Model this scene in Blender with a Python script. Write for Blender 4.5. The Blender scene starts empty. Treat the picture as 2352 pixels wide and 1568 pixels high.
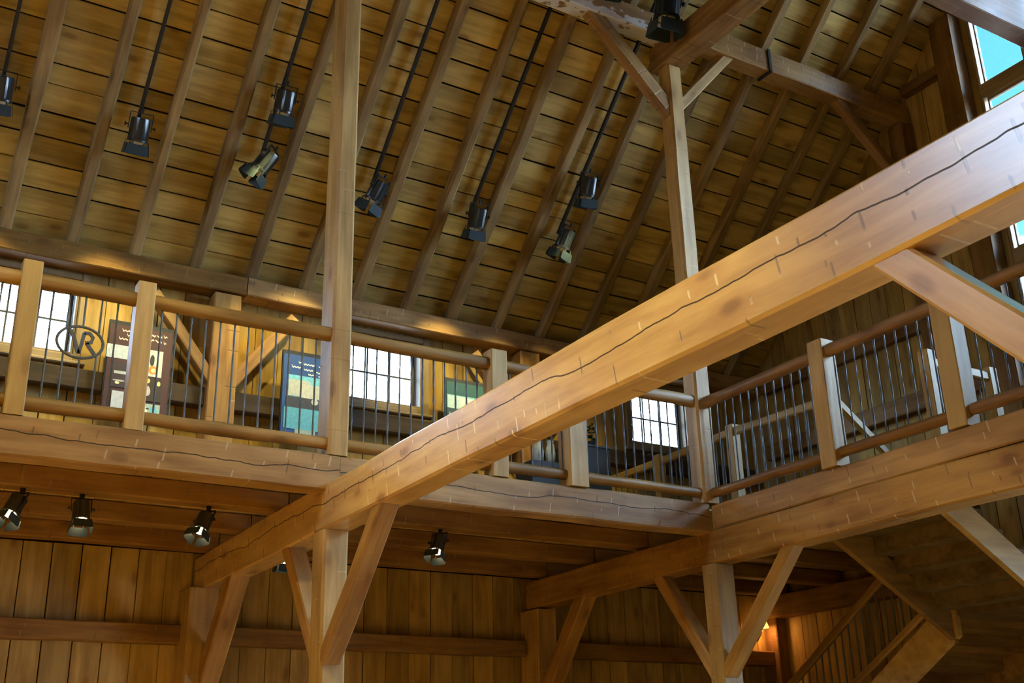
import bpy, bmesh, math, random
from mathutils import Matrix, Vector, Quaternion

random.seed(11)
SC = bpy.context.scene
COL = SC.collection
H = 1.6                      # eye height; all z below are measured from the eye and lifted by H
R_ = math.radians

# ------------------------------------------------------------------ camera
FPX = 2592.07
ax = Vector((0.855217, 0.168605, 0.490077))     # world X, Y, Z seen in the camera (right, down, forward)
ay = Vector((-0.517737, 0.319662, 0.793571)).normalized()
ax = (ax - ay * ax.dot(ay)).normalized()
az = ax.cross(ay)
if az.y > 0: az = -az
cam = bpy.data.cameras.new('camera')
cam.sensor_fit = 'HORIZONTAL'; cam.sensor_width = 36.0
cam.lens = FPX * 36.0 / 2352.0
cam.clip_start = 0.05; cam.clip_end = 200
camo = bpy.data.objects.new('camera', cam); COL.objects.link(camo)
m = Matrix.Identity(4)
for i, a in enumerate((ax, ay, az)):
    m[i][0] = a.x; m[i][1] = -a.y; m[i][2] = -a.z
m[2][3] = H
camo.matrix_world = m
SC.camera = camo

# ------------------------------------------------------------------ world: hazy bright day
w = bpy.data.worlds.new('sky'); SC.world = w; w.use_nodes = True
nt = w.node_tree; nt.nodes.clear()
N = nt.nodes.new; L = nt.links.new
tc = N('ShaderNodeTexCoord'); sx = N('ShaderNodeSeparateXYZ'); L(tc.outputs['Generated'], sx.inputs[0])
rp = N('ShaderNodeValToRGB')
mp = N('ShaderNodeMapRange'); mp.inputs['From Min'].default_value = -1; mp.inputs['From Max'].default_value = 1
ma = N('ShaderNodeMath'); ma.operation = 'MULTIPLY_ADD'; ma.inputs[1].default_value = .12; L(sx.outputs['X'], ma.inputs[0]); L(sx.outputs['Z'], ma.inputs[2])
L(ma.outputs[0], mp.inputs['Value']); L(mp.outputs[0], rp.inputs[0])
e = rp.color_ramp.elements
e[0].position = 0.0; e[0].color = (.10, .13, .17, 1)          # sunlit ground
e[1].position = 1.0; e[1].color = (.0066, .024, .042, 1)
for p, c in ((.46, (.13, .17, .22, 1)), (.53, (.60, .80, 1.10, 1)), (.722, (.58, .79, 1.10, 1)), (.746, (.0100, .0300, .0330, 1)), (.80, (.0066, .0262, .0315, 1))):
    k = e.new(p); k.color = c
bg = N('ShaderNodeBackground'); bg.inputs['Strength'].default_value = 42.0
out = N('ShaderNodeOutputWorld'); L(rp.outputs[0], bg.inputs[0]); L(bg.outputs[0], out.inputs[0])

sun = bpy.data.lights.new('hazy_sun', 'SUN'); sun.energy = 11.0; sun.color = (.46, .73, 1.15); sun.angle = R_(24)
suno = bpy.data.objects.new('hazy_sun', sun); COL.objects.link(suno)
suno.rotation_euler = Vector((-1, .62, -.75)).to_track_quat('-Z', 'Y').to_euler(); suno.location = (14, -2, 12)

SC.view_settings.view_transform = 'Standard'; SC.view_settings.look = 'None'
SC.view_settings.gamma = 1.0; SC.view_settings.use_curve_mapping = False
SC.view_settings.exposure = -0.12
SC.cycles.use_denoising = True
SC.cycles.max_bounces = 5; SC.cycles.diffuse_bounces = 4; SC.cycles.glossy_bounces = 2; SC.cycles.use_adaptive_sampling = True; SC.cycles.adaptive_threshold = .13; SC.cycles.adaptive_min_samples = 16; SC.cycles.transparent_max_bounces = 8
SC.cycles.caustics_reflective = False; SC.cycles.caustics_refractive = False
SC.cycles.sample_clamp_indirect = 6.0

def portal(name, c, sx_, sy_, direction):
    l = bpy.data.lights.new(name, 'AREA'); l.shape = 'RECTANGLE'; l.size = sx_; l.size_y = sy_
    l.cycles.is_portal = True
    o = bpy.data.objects.new(name, l); COL.objects.link(o)
    d = Vector(direction)
    o.rotation_euler = d.to_track_quat('-Z', 'Z').to_euler()
    o.location = (c[0], c[1], c[2] + H)
GW = dict(y0=2.46, y1=7.04, z0=3.95, z1=8.92)                   # big gable window, right end; the left end has its twin
XE, XL, YB, YF = 11.10, -4.60, 11.45, -2.0
portal('portal_gable', (XE + .25, (GW['y0'] + GW['y1']) / 2, (GW['z0'] + GW['z1']) / 2), 4.6, 4.6, (-1, 0, 0))
LW = ((5.2, 6.95, 5.9, 7.7),)                                   # window in the far left gable
for h in LW: portal('portal_left', (XL - .25, (h[0] + h[1]) / 2, (h[2] + h[3]) / 2), 1.75, 1.8, (1, 0, 0))
portal('portal_door', (XE + .25, 3.9, .05), 2.6, 3.3, (-1, 0, 0))
WINX = (1.32, 5.29, 9.39)
for cx in WINX: portal('portal_window', (cx, YB + .3, 4.515), .9, .72, (0, -1, 0))

# ------------------------------------------------------------------ materials
MATS = {}
def new_mat(name):
    mt = bpy.data.materials.new(name); mt.use_nodes = True; mt.node_tree.nodes.clear(); MATS[name] = mt
    return mt, mt.node_tree.nodes.new, mt.node_tree.links.new
def wood(name, light, dark, rough=.6, grain=14., hewn=0., crack=0., knots=.5, bump=.35, vary=.16, day_patch=0., spec=.3, axis='X', coat=0.):
    mt, N, L = new_mat(name)
    tc = N('ShaderNodeTexCoord'); oi = N('ShaderNodeObjectInfo')
    mul = N('ShaderNodeMath'); mul.operation = 'MULTIPLY'; mul.inputs[1].default_value = 57.0; L(oi.outputs['Random'], mul.inputs[0])
    add = N('ShaderNodeVectorMath'); add.operation = 'ADD'; L(tc.outputs['Object'], add.inputs[0]); L(mul.outputs[0], add.inputs[1])
    def mapped(s):
        if axis == 'Z': s = (s[1], s[2], s[0])
        v = N('ShaderNodeVectorMath'); v.operation = 'MULTIPLY'; v.inputs[1].default_value = s; L(add.outputs[0], v.inputs[0]); return v.outputs[0]
    n1 = N('ShaderNodeTexNoise'); n1.inputs['Scale'].default_value = 1; n1.inputs['Detail'].default_value = 4; n1.inputs['Roughness'].default_value = .62
    n1.inputs['Distortion'].default_value = .4
    L(mapped((1.1, grain, grain)), n1.inputs['Vector'])
    n2 = N('ShaderNodeTexNoise'); n2.inputs['Scale'].default_value = 1; n2.inputs['Detail'].default_value = 3
    L(mapped((1.4, 3.2, 3.2)), n2.inputs['Vector'])
    mixf = N('ShaderNodeMath'); mixf.operation = 'MULTIPLY_ADD'; L(n1.outputs[0], mixf.inputs[0]); mixf.inputs[1].default_value = .55
    h2 = N('ShaderNodeMath'); h2.operation = 'MULTIPLY'; h2.inputs[1].default_value = .5; L(n2.outputs[0], h2.inputs[0]); L(h2.outputs[0], mixf.inputs[2])
    cr = N('ShaderNodeValToRGB'); cr.color_ramp.elements[0].position = .40; cr.color_ramp.elements[1].position = .63
    cr.color_ramp.elements[0].color = (*dark, 1); cr.color_ramp.elements[1].color = (*light, 1); L(mixf.outputs[0], cr.inputs[0])
    col = cr.outputs[0]
    def mix(fac, c, colin, blend='MIX'):
        mx = N('ShaderNodeMix'); mx.data_type = 'RGBA'; mx.blend_type = blend
        L(fac, mx.inputs['Factor']); L(colin, mx.inputs['A']); mx.inputs['B'].default_value = (*c, 1); return mx.outputs['Result']
    height = n1.outputs[0]
    def ramp01(src, a, b):
        r = N('ShaderNodeMapRange'); r.interpolation_type = 'SMOOTHSTEP'; r.inputs['From Min'].default_value = a; r.inputs['From Max'].default_value = b
        r.inputs['To Min'].default_value = 0; r.inputs['To Max'].default_value = 1; r.clamp = True; L(src, r.inputs['Value']); return r.outputs[0]
    def math2(op, a, b):
        q = N('ShaderNodeMath'); q.operation = op
        for i, s in enumerate((a, b)):
            if isinstance(s, (int, float)): q.inputs[i].default_value = s
            else: L(s, q.inputs[i])
        return q.outputs[0]
    if knots > 0:
        vo = N('ShaderNodeTexVoronoi'); vo.inputs['Scale'].default_value = 1; vo.inputs['Randomness'].default_value = 1
        dn = N('ShaderNodeVectorMath'); dn.operation = 'ADD'; L(mapped((1.9, 4.2, 4.2)), dn.inputs[0])
        ns = N('ShaderNodeVectorMath'); ns.operation = 'SCALE'; ns.inputs['Scale'].default_value = .12; L(n1.outputs['Color'], ns.inputs[0]); L(ns.outputs[0], dn.inputs[1])
        L(dn.outputs[0], vo.inputs['Vector'])
        kf = ramp01(vo.outputs['Distance'], .20, .07)
        kf = math2('MULTIPLY', kf, knots)
        col = mix(kf, tuple(c * .38 for c in dark), col)
        kr = math2('MULTIPLY', ramp01(vo.outputs['Distance'], .42, .15), .45 * knots)
        col = mix(kr, (dark[0] * .95, dark[1] * .72, dark[2] * .6), col)
    if hewn > 0:
        sc = (4.6, 7.0, 7.0)
        vo = N('ShaderNodeTexVoronoi'); vo.inputs['Scale'].default_value = 1; vo.inputs['Randomness'].default_value = 1.0
        vec = mapped(sc); L(vec, vo.inputs['Vector'])
        df = N('ShaderNodeVectorMath'); df.operation = 'SUBTRACT'; L(vec, df.inputs[0]); L(vo.outputs['Position'], df.inputs[1])
        sp = N('ShaderNodeSeparateXYZ'); L(df.outputs[0], sp.inputs[0])
        sl = math2('ADD', sp.outputs['X'], math2('MULTIPLY', sp.outputs['Z'], -.12))
        bx = ramp01(math2('ABSOLUTE', sl, 0), .045, .012)
        sc2 = N('ShaderNodeSeparateColor'); L(vo.outputs['Color'], sc2.inputs[0])
        bz = ramp01(math2('DIVIDE', math2('ABSOLUTE', sp.outputs['Z'], 0), math2('ADD', sc2.outputs[2], .35)), .38, .2)
        pick = ramp01(sc2.outputs[0], .30, .38)
        slash = math2('MULTIPLY', math2('MULTIPLY', bx, bz), pick)
        tone = ramp01(sc2.outputs[1], .35, .65)
        col = mix(math2('MULTIPLY', math2('MULTIPLY', slash, tone), .9 * hewn), (min(1, light[0] * 1.3), min(1, light[1] * 1.6), min(1, light[2] * 2.8)), col)
        col = mix(math2('MULTIPLY', math2('MULTIPLY', slash, math2('SUBTRACT', 1.0, tone)), .7 * hewn), tuple(c * .45 for c in dark), col)
        height = math2('SUBTRACT', height, math2('MULTIPLY', slash, 1.6 * hewn))
    if crack > 0:
        so = N('ShaderNodeSeparateXYZ'); L(tc.outputs['Object'], so.inputs[0])
        cn = N('ShaderNodeTexNoise'); cn.noise_dimensions = '1D'; cn.inputs['Scale'].default_value = 1.1; cn.inputs['Detail'].default_value = 4; cn.inputs['Roughness'].default_value = .5
        L(so.outputs['X'], cn.inputs['W'])
        zz = math2('SUBTRACT', so.outputs['Z'], math2('MULTIPLY', cn.outputs[0], .15))
        zz = math2('ADD', zz, .075 - crack)
        ck = ramp01(math2('ABSOLUTE', zz, 0), .0055, .0025)
        col = mix(math2('MULTIPLY', ck, .92), (.012, .006, .003), col)
        height = math2('SUBTRACT', height, math2('MULTIPLY', ck, 2.0))
    if day_patch > 0:  # ragged daylight painted as pale patches, denser towards the lower edge
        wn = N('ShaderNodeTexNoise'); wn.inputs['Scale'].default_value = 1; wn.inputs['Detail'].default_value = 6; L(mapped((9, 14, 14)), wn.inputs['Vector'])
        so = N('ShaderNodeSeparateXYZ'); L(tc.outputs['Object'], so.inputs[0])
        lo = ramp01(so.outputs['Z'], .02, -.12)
        col = mix(math2('MULTIPLY', ramp01(math2('ADD', wn.outputs[0], math2('MULTIPLY', lo, .25)), .62, .70), day_patch), (.72, .68, .64), col)
    hs = N('ShaderNodeHueSaturation')
    r1 = N('ShaderNodeMapRange'); r1.inputs['To Min'].default_value = 1 - vary; r1.inputs['To Max'].default_value = 1 + vary; L(oi.outputs['Random'], r1.inputs['Value'])
    L(r1.outputs[0], hs.inputs['Value']); L(col, hs.inputs['Color'])
    fr = math2('FRACT', math2('MULTIPLY', oi.outputs['Random'], 13.7), 0)
    r2 = N('ShaderNodeMapRange'); r2.inputs['To Min'].default_value = .94; r2.inputs['To Max'].default_value = 1.05; L(fr, r2.inputs['Value']); L(r2.outputs[0], hs.inputs['Saturation'])
    bs = N('ShaderNodeBsdfPrincipled'); L(hs.outputs[0], bs.inputs['Base Color']); bs.inputs['Roughness'].default_value = rough
    bs.inputs['Specular IOR Level'].default_value = spec
    if coat and crack: L(math2('SUBTRACT', coat, math2('MULTIPLY', ck, coat)), bs.inputs['Coat Weight'])
    elif coat: bs.inputs['Coat Weight'].default_value = coat
    if coat: bs.inputs['Coat Roughness'].default_value = .27; bs.inputs['Coat IOR'].default_value = 2.2
    bm = N('ShaderNodeBump'); bm.inputs['Strength'].default_value = bump; bm.inputs['Distance'].default_value = .008; L(height, bm.inputs['Height']); L(bm.outputs[0], bs.inputs['Normal'])
    o = N('ShaderNodeOutputMaterial'); L(bs.outputs[0], o.inputs[0]); return mt
def plain(name, c, rough=.5, metal=0., emit=None, estr=0., spec=.5, noise=0.):
    mt, N, L = new_mat(name)
    bs = N('ShaderNodeBsdfPrincipled'); bs.inputs['Base Color'].default_value = (*c, 1); bs.inputs['Roughness'].default_value = rough; bs.inputs['Metallic'].default_value = metal
    bs.inputs['Specular IOR Level'].default_value = spec
    if noise:
        tc = N('ShaderNodeTexCoord'); n = N('ShaderNodeTexNoise'); n.inputs['Scale'].default_value = 30; n.inputs['Detail'].default_value = 4; L(tc.outputs['Object'], n.inputs['Vector'])
        mx = N('ShaderNodeMix'); mx.data_type = 'RGBA'; L(n.outputs[0], mx.inputs['Factor'])
        mx.inputs['A'].default_value = (*[v * (1 - noise) for v in c], 1); mx.inputs['B'].default_value = (*[min(1, v * (1 + noise)) for v in c], 1); L(mx.outputs['Result'], bs.inputs['Base Color'])
    if emit: bs.inputs['Emission Color'].default_value = (*emit, 1); bs.inputs['Emission Strength'].default_value = estr
    o = N('ShaderNodeOutputMaterial'); L(bs.outputs[0], o.inputs[0]); return mt
def glass(name):
    mt, N, L = new_mat(name)
    t = N('ShaderNodeBsdfTransparent'); t.inputs[0].default_value = (.95, .98, .98, 1)
    g = N('ShaderNodeBsdfGlossy'); g.inputs['Roughness'].default_value = .02
    mx = N('ShaderNodeMixShader'); fr = N('ShaderNodeFresnel'); fr.inputs[0].default_value = 1.35
    L(fr.outputs[0], mx.inputs[0]); L(t.outputs[0], mx.inputs[1]); L(g.outputs[0], mx.inputs[2])
    o = N('ShaderNodeOutputMaterial'); L(mx.outputs[0], o.inputs[0]); return mt

BEAM = wood('beam_wood', (.39, .215, .064), (.21, .10, .027), hewn=.8, rough=.5, knots=.6)
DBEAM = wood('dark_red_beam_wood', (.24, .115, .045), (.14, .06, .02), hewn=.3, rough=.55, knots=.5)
BRACE = wood('brace_wood', (.41, .225, .070), (.23, .11, .03), hewn=.12, rough=.5, knots=.5)
BIG = wood('great_beam_wood', (.59, .37, .130), (.39, .21, .060), hewn=1., crack=.04, rough=.42, knots=.8, spec=.5, grain=11, coat=.72)
RIM = wood('rim_wood', (.36, .205, .072), (.20, .10, .031), hewn=.7, crack=.012, rough=.55)
POST = wood('post_wood', (.48, .30, .108), (.29, .165, .052), hewn=.25, rough=.5, knots=.6)
RAIL = wood('rail_wood', (.36, .195, .055), (.19, .095, .024), hewn=.0, rough=.45, knots=.5)
RAILR = wood('red_rail_wood', (.27, .13, .036), (.14, .06, .015), hewn=.0, rough=.45, knots=.5)
NEWEL = wood('newel_wood', (.48, .305, .104), (.33, .19, .058), rough=.5, knots=.45)
DAYBRACE = wood('daylit_brace_wood', (.66, .47, .25), (.47, .30, .13), rough=.4, knots=.6, spec=.6, coat=.7)  # brace wood made paler to carry the daylight and sheen on it
ROOF = wood('roof_board_wood', (.61, .435, .142), (.34, .226, .066), rough=.75, knots=.7, vary=.24, bump=.25, spec=.15)
RAFT = wood('rafter_wood', (.35, .235, .10), (.19, .12, .05), rough=.8, knots=.5, vary=.2, spec=.12)
WALL = wood('wall_board_wood', (.46, .30, .092), (.26, .155, .045), rough=.7, knots=.5, vary=.2, bump=.25, spec=.15)
WALLV = wood('gable_board_wood', (.46, .30, .092), (.26, .155, .045), rough=.7, knots=.5, vary=.2, bump=.25, spec=.15, axis='Z')
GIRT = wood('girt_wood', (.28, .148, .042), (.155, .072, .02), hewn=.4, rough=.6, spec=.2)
DGIRT = wood('blackened_girt_wood', (.075, .048, .026), (.035, .022, .012), hewn=.3, rough=.6, spec=.2)
DSTAIR = wood('dark_stair_wood', (.17, .105, .042), (.09, .052, .02), rough=.65, spec=.15)
DAYPURLIN = wood('daylit_purlin_wood', (.36, .21, .078), (.21, .105, .035), hewn=.5, rough=.6, day_patch=.85)  # daylight on the left purlin is painted into its colour
FLOORW = wood('floor_wood', (.58, .40, .165), (.40, .26, .10), rough=.45, knots=.3)
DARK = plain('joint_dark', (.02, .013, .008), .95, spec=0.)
IRON = plain('wrought_iron', (.085, .09, .095), .6, .25, noise=.4)
BLACKM = plain('black_enamel', (.012, .016, .018), .28, .0, spec=.7)
FLAP = plain('flap_paint', (.02, .034, .04), .55, .0, spec=.4, noise=.2)
TRACKM = plain('track_black', (.008, .008, .009), .5)
CREAM = plain('reflector_cream', (.75, .68, .5), .35, .1)
BULB = plain('lit_bulb', (1, .9, .7), .3, emit=(1., .78, .42), estr=14.)
SHADE = plain('sconce_shade', (.9, .6, .2), .5, emit=(1., .50, .10), estr=2.6)
BRASS = plain('aged_brass', (.32, .17, .06), .35, .9)
FRAMEP = wood('window_frame_wood', (.34, .25, .14), (.22, .15, .08), rough=.6, knots=.2, vary=.08)
SASHD = plain('dark_sash', (.06, .055, .05), .6)
WHITEP = plain('switch_plate', (.75, .78, .76), .4)
BLACKB = plain('black_cabinet_paint', (.012, .015, .02), .5, noise=.3)
GLASS = glass('window_glass')

# ------------------------------------------------------------------ mesh helpers
WM = {}
def put(name, me, mw, mat, parent=None, smooth=False):
    o = bpy.data.objects.new(name, me); COL.objects.link(o)
    if mat and not me.materials: me.materials.append(mat)
    WM[o] = mw.copy()
    if parent is not None:
        o.parent = parent; o.matrix_parent_inverse = WM[parent].inverted()
    o.matrix_basis = mw
    return o
def tag(o, label=None, cat=None, group=None, kind=None):
    if label: o['label'] = label
    if cat: o['category'] = cat
    if group: o['group'] = group
    if kind: o['kind'] = kind
    return o
def empty(name, p, label=None, cat=None, group=None, kind=None, mw=None):
    o = bpy.data.objects.new(name, None); COL.objects.link(o)
    o.empty_display_size = .1
    mw = mw or Matrix.Translation((p[0], p[1], p[2] + H)); WM[o] = mw.copy(); o.matrix_basis = mw
    return tag(o, label, cat, group, kind)
def bm_mesh(bm, name, smooth_angle=None):
    me = bpy.data.meshes.new(name); bmesh.ops.recalc_face_normals(bm, faces=bm.faces); bm.to_mesh(me); bm.free()
    if smooth_angle is not None:
        for p in me.polygons: p.use_smooth = True
        me.set_sharp_from_angle(angle=R_(smooth_angle))
    return me
def rings(bm, rr, cap=True):
    n = len(rr[0]); vs = [[bm.verts.new(p) for p in r] for r in rr]
    for a, b in zip(vs, vs[1:]):
        for i in range(n): bm.faces.new((a[i], a[(i + 1) % n], b[(i + 1) % n], b[i]))
    if cap: bm.faces.new(list(reversed(vs[0]))); bm.faces.new(vs[-1])
def frame(p0, p1, up):
    x = (p1 - p0).normalized(); z = (up - x * up.dot(x)).normalized(); y = z.cross(x)
    mw = Matrix.Identity(4)
    for i in range(3): mw[i][0] = x[i]; mw[i][1] = y[i]; mw[i][2] = z[i]
    return mw
def timber(name, p0, p1, wd, ht, mat, parent=None, up=(0, 0, 1), jit=.005, ch=.012, seg=.35, smooth=35, twist=0.):
    """A hewn timber: length on local X, wd on local Y, ht on local Z, chamfered and slightly uneven."""
    p0 = Vector((p0[0], p0[1], p0[2] + H)); p1 = Vector((p1[0], p1[1], p1[2] + H)); ln = (p1 - p0).length
    mw = frame(p0, p1, Vector(up)); mw.translation = (p0 + p1) / 2
    n = max(1, int(ln / seg)); bm = bmesh.new(); rr = []
    o = [0, 0, 0, 0]
    for i in range(n + 1):
        o = [.45 * q + random.uniform(-jit, jit) for q in o]
        a0, a1, b0, b1 = -wd / 2 + o[0], wd / 2 + o[1], -ht / 2 + o[2], ht / 2 + o[3]
        x = -ln / 2 + ln * i / n; c = ch
        rr.append([(x, a0 + c, b0), (x, a1 - c, b0), (x, a1, b0 + c), (x, a1, b1 - c), (x, a1 - c, b1), (x, a0 + c, b1), (x, a0, b1 - c), (x, a0, b0 + c)])
    rings(bm, rr)
    return put(name, bm_mesh(bm, name, smooth), mw, mat, parent)
def T(name, x, y, z, mat, parent=None, **k):
    """Timber from extents; its length is the longest side."""
    d = [x[1] - x[0], y[1] - y[0], z[1] - z[0]]; c = [(x[0] + x[1]) / 2, (y[0] + y[1]) / 2, (z[0] + z[1]) / 2]
    a = k.pop('axis', max(range(3), key=lambda i: d[i]))
    p0, p1 = c[:], c[:]; p0[a] -= d[a] / 2; p1[a] += d[a] / 2
    if a == 0: return timber(name, p0, p1, d[1], d[2], mat, parent, up=(0, 0, 1), **k)
    if a == 1: return timber(name, p0, p1, d[0], d[2], mat, parent, up=(0, 0, 1), **k)
    return timber(name, p0, p1, d[0], d[1], mat, parent, up=(0, 1, 0), **k)
def plank(name, p0, p1, wd, th, mat, parent, up, jit=.003):
    return timber(name, p0, p1, wd, th, mat, parent, up=up, jit=jit, ch=.004, seg=1.2, smooth=None)
def box_bm(bm, x, y, z):
    v = [bm.verts.new((a, b, c)) for a in x for b in y for c in z]
    for f in ((0, 1, 3, 2), (4, 6, 7, 5), (0, 4, 5, 1), (2, 3, 7, 6), (0, 2, 6, 4), (1, 5, 7, 3)): bm.faces.new([v[i] for i in f])
def boxes(name, lst, mat, parent=None, origin=None, bev=0.):
    bm = bmesh.new()
    c = origin or [(min(b[0][0] for b in lst) + max(b[0][1] for b in lst)) / 2, (min(b[1][0] for b in lst) + max(b[1][1] for b in lst)) / 2, min(b[2][0] for b in lst)]
    for b in lst: box_bm(bm, [v - c[0] for v in b[0]], [v - c[1] for v in b[1]], [v - c[2] for v in b[2]])
    if bev: bmesh.ops.bevel(bm, geom=bm.edges[:], offset=bev, segments=1, affect='EDGES')
    return put(name, bm_mesh(bm, name), Matrix.Translation((c[0], c[1], c[2] + H)), mat, parent)
def prism(name, poly, axis, a0, a1, mat, parent=None):
    """Extrude a polygon. axis 0: poly is (y,z); axis 1: poly is (x,z)."""
    bm = bmesh.new()
    f = (lambda a, p: (a, p[0], p[1] + H)) if axis == 0 else (lambda a, p: (p[0], a, p[1] + H))
    pts = [[Vector(f(a, p)) for p in poly] for a in (a0, a1)]
    c = sum(pts[0] + pts[1], Vector()) / (2 * len(poly)); c.z = min(p.z for p in pts[0])
    rings(bm, [[p - c for p in r] for r in pts])
    return put(name, bm_mesh(bm, name), Matrix.Translation(c), mat, parent)
def rod(name, p0, p1, r, mat, parent=None, n=8, wob=0., seg=None):
    p0 = Vector((p0[0], p0[1], p0[2] + H)); p1 = Vector((p1[0], p1[1], p1[2] + H)); ln = (p1 - p0).length
    up = Vector((0, 0, 1)) if abs((p1 - p0).normalized().z) < .9 else Vector((0, 1, 0))
    mw = frame(p0, p1, up); mw.translation = (p0 + p1) / 2
    k = max(1, int(ln / seg)) if seg else 1; bm = bmesh.new(); rr = []
    for i in range(k + 1):
        x = -ln / 2 + ln * i / k; q = r * (1 + random.uniform(-wob, wob)); t = i * .5 if wob else 0
        oy, oz = random.uniform(-wob, wob) * r * .5, random.uniform(-wob, wob) * r * .5
        rr.append([(x, oy + q * math.cos(6.28319 * j / n + t), oz + q * math.sin(6.28319 * j / n + t)) for j in range(n)])
    rings(bm, rr)
    return put(name, bm_mesh(bm, name, 50), mw, mat, parent)

# ------------------------------------------------------------------ roof
TH = R_(42.5); ct, st, tn = math.cos(TH), math.sin(TH), math.tan(TH)
def roofpt(x, s, off): return Vector((x, 11.2 + off * st - s * ct, 5.25 + off * ct + s * st))
YR = 4.72
def roof_z(y, off=.162): return 5.25 + off / ct + (11.2 - y) * tn
zr = roof_z(YR)
t_ = .12 / ct; EA = 11.70
ceiling = prism('ceiling', [(EA, roof_z(EA)), (YR, zr), (2 * YR - EA, roof_z(EA)), (2 * YR - EA, roof_z(EA) + t_), (YR, zr + t_), (EA, roof_z(EA) + t_)], 0, XL - .3, XE + .3, DARK)
tag(ceiling, 'steep barn roof boarded inside with broad brown planks over sloping rafters', kind='structure')
NRM = (0, st, ct)
RAFX = [-2.2, -1.56, -.92, -.275, .365, 1.005, 1.652, 2.286, 2.922, 3.556, 4.187, 4.82, 5.472, 6.087, 6.73, 7.376, 8.02, 8.66, 9.30, 9.94, 10.56]
rows = [-.14, .14, .42, .70, .973, 1.22, 1.51, 1.714, 2.095, 2.37, 2.655, 2.93, 3.175, 3.51]
while rows[-1] < 7.2: rows.append(rows[-1] + random.uniform(.22, .33))
for a, b in zip(rows, rows[1:]):
    xs = [-2.8]; ci = [i for i in range(1, len(RAFX) - 1)]; k = random.randint(2, 5)
    while k < len(RAFX) - 3: xs.append(RAFX[k]); k += random.randint(4, 7)
    xs.append(XE)
    for x0, x1 in zip(xs, xs[1:]):
        g0, g1 = random.uniform(.004, .012), random.uniform(.004, .011)
        off = .13 + .014 + random.uniform(-.006, .006)
        p = roofpt(x0 + .002, (a + g0 + b - g1) / 2, off); q = roofpt(x1 - .002, (a + g0 + b - g1) / 2, off)
        plank('roof_board', p, q, b - a - g0 - g1, .028, ROOF, ceiling, NRM)
for i, x in enumerate(RAFX):
    wd = random.uniform(.105, .135); sk = random.uniform(-.03, .03)
    timber('rafter', roofpt(x, -.05, .065), roofpt(x + sk, 7.0, .065), wd, .13, RAFT, ceiling, up=NRM, jit=.009, ch=.02, seg=.45)

# ------------------------------------------------------------------ floors
floor = boxes('floor', [((XL, XE + .1), (YF, YB + .1), (-1.7, -1.6))], FLOORW)
tag(floor, 'wooden barn floor far below the galleries', kind='structure')
DK = 2.385
gf = empty('gallery_floor', (7.1, 8.1, DK - .05), 'plank floor of the L-shaped upper gallery above its joists', kind='structure')
def deck(x0, x1, y0, y1):
    n = max(1, round((x1 - x0) / .24)); s = (x1 - x0) / n
    for i in range(n):
        a, b = x0 + i * s + .003, x0 + (i + 1) * s - .003
        boxes('floor_plank', [((a, b), (y0, y1), (DK - .045 - random.uniform(0, .004), DK))], FLOORW, gf)
deck(XL, XE, 8.2, YB); deck(7.3, 8.1, 1.0, 8.2); deck(8.1, 9.35, 7.32, 8.2); deck(8.1, XE, 1.0, 6.0)

# ------------------------------------------------------------------ walls
def wall_body(name, axis, fixed, th, u0, u1, z0, z1, holes, mat):
    us = sorted({u0, u1, *[h[0] for h in holes], *[h[1] for h in holes]}); zs = sorted({z0, z1, *[h[2] for h in holes], *[h[3] for h in holes]})
    lst = []
    for a, b in zip(us, us[1:]):
        for c, d in zip(zs, zs[1:]):
            um, zm = (a + b) / 2, (c + d) / 2
            if any(h[0] < um < h[1] and h[2] < zm < h[3] for h in holes): continue
            lst.append(((fixed, fixed + th), (a, b), (c, d)) if axis == 0 else ((a, b), (fixed, fixed + th), (c, d)))
    return boxes(name, lst, mat)
WHOLE = [(cx - .5, cx + .5, 4.11, 4.93) for cx in WINX]
wall_back = wall_body('wall_back', 1, YB + .03, .10, XL, XE + .1, -1.6, 5.32, WHOLE, DARK)
tag(wall_back, 'long back wall of upright brown boards behind the gallery', kind='structure')
edges = [-2.84]
for h in WHOLE:
    for t in (h[0], h[1]):
        n = max(1, round((t - edges[-1]) / .272)); s0 = edges[-1]
        if t > s0: edges += [s0 + (t - s0) * (i + 1) / n for i in range(n)]
n = round((XE - edges[-1]) / .272); s0 = edges[-1]; edges += [s0 + (XE - s0) * (i + 1) / n for i in range(n)]
def vplank(parent, u0, u1, z0, z1, axis, plane):
    g = random.uniform(.002, .006); pr = random.uniform(-.006, .004)
    if axis == 1: plank('wall_board', ((u0 + u1) / 2, plane + .015 + pr, z0), ((u0 + u1) / 2, plane + .015 + pr, z1), u1 - u0 - 2 * g, .03, WALL, parent, (0, 1, 0))
    else: plank('wall_board', (plane + .015 + pr, (u0 + u1) / 2, z0), (plane + .015 + pr, (u0 + u1) / 2, z1), u1 - u0 - 2 * g, .03, WALL, parent, (1, 0, 0))
for a, b in zip(edges, edges[1:]):
    hit = any(h[0] - .01 < (a + b) / 2 < h[1] + .01 for h in WHOLE)
    if hit:
        vplank(wall_back, a, b, 2.39, 4.105, 1, YB); vplank(wall_back, a, b, 4.935, 5.26, 1, YB)
    else: vplank(wall_back, a, b, 2.39, 5.26, 1, YB)
k = 1.597 - .27 * 16
while k < XE - .05:
    vplank(wall_back, k, min(k + .27, XE), -1.6, 2.2, 1, YB); k += .27
# girts on the back wall
for x0, x1 in ((-2.8, 3.16), (3.46, 7.05), (7.36, 10.95)):
    T('girt', (x0, x1), (11.28, YB), (1.29, 1.47), GIRT, wall_back)
    T('girt', (x0, x1), (11.30, YB), (3.72, 3.93), DGIRT, wall_back)

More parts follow.
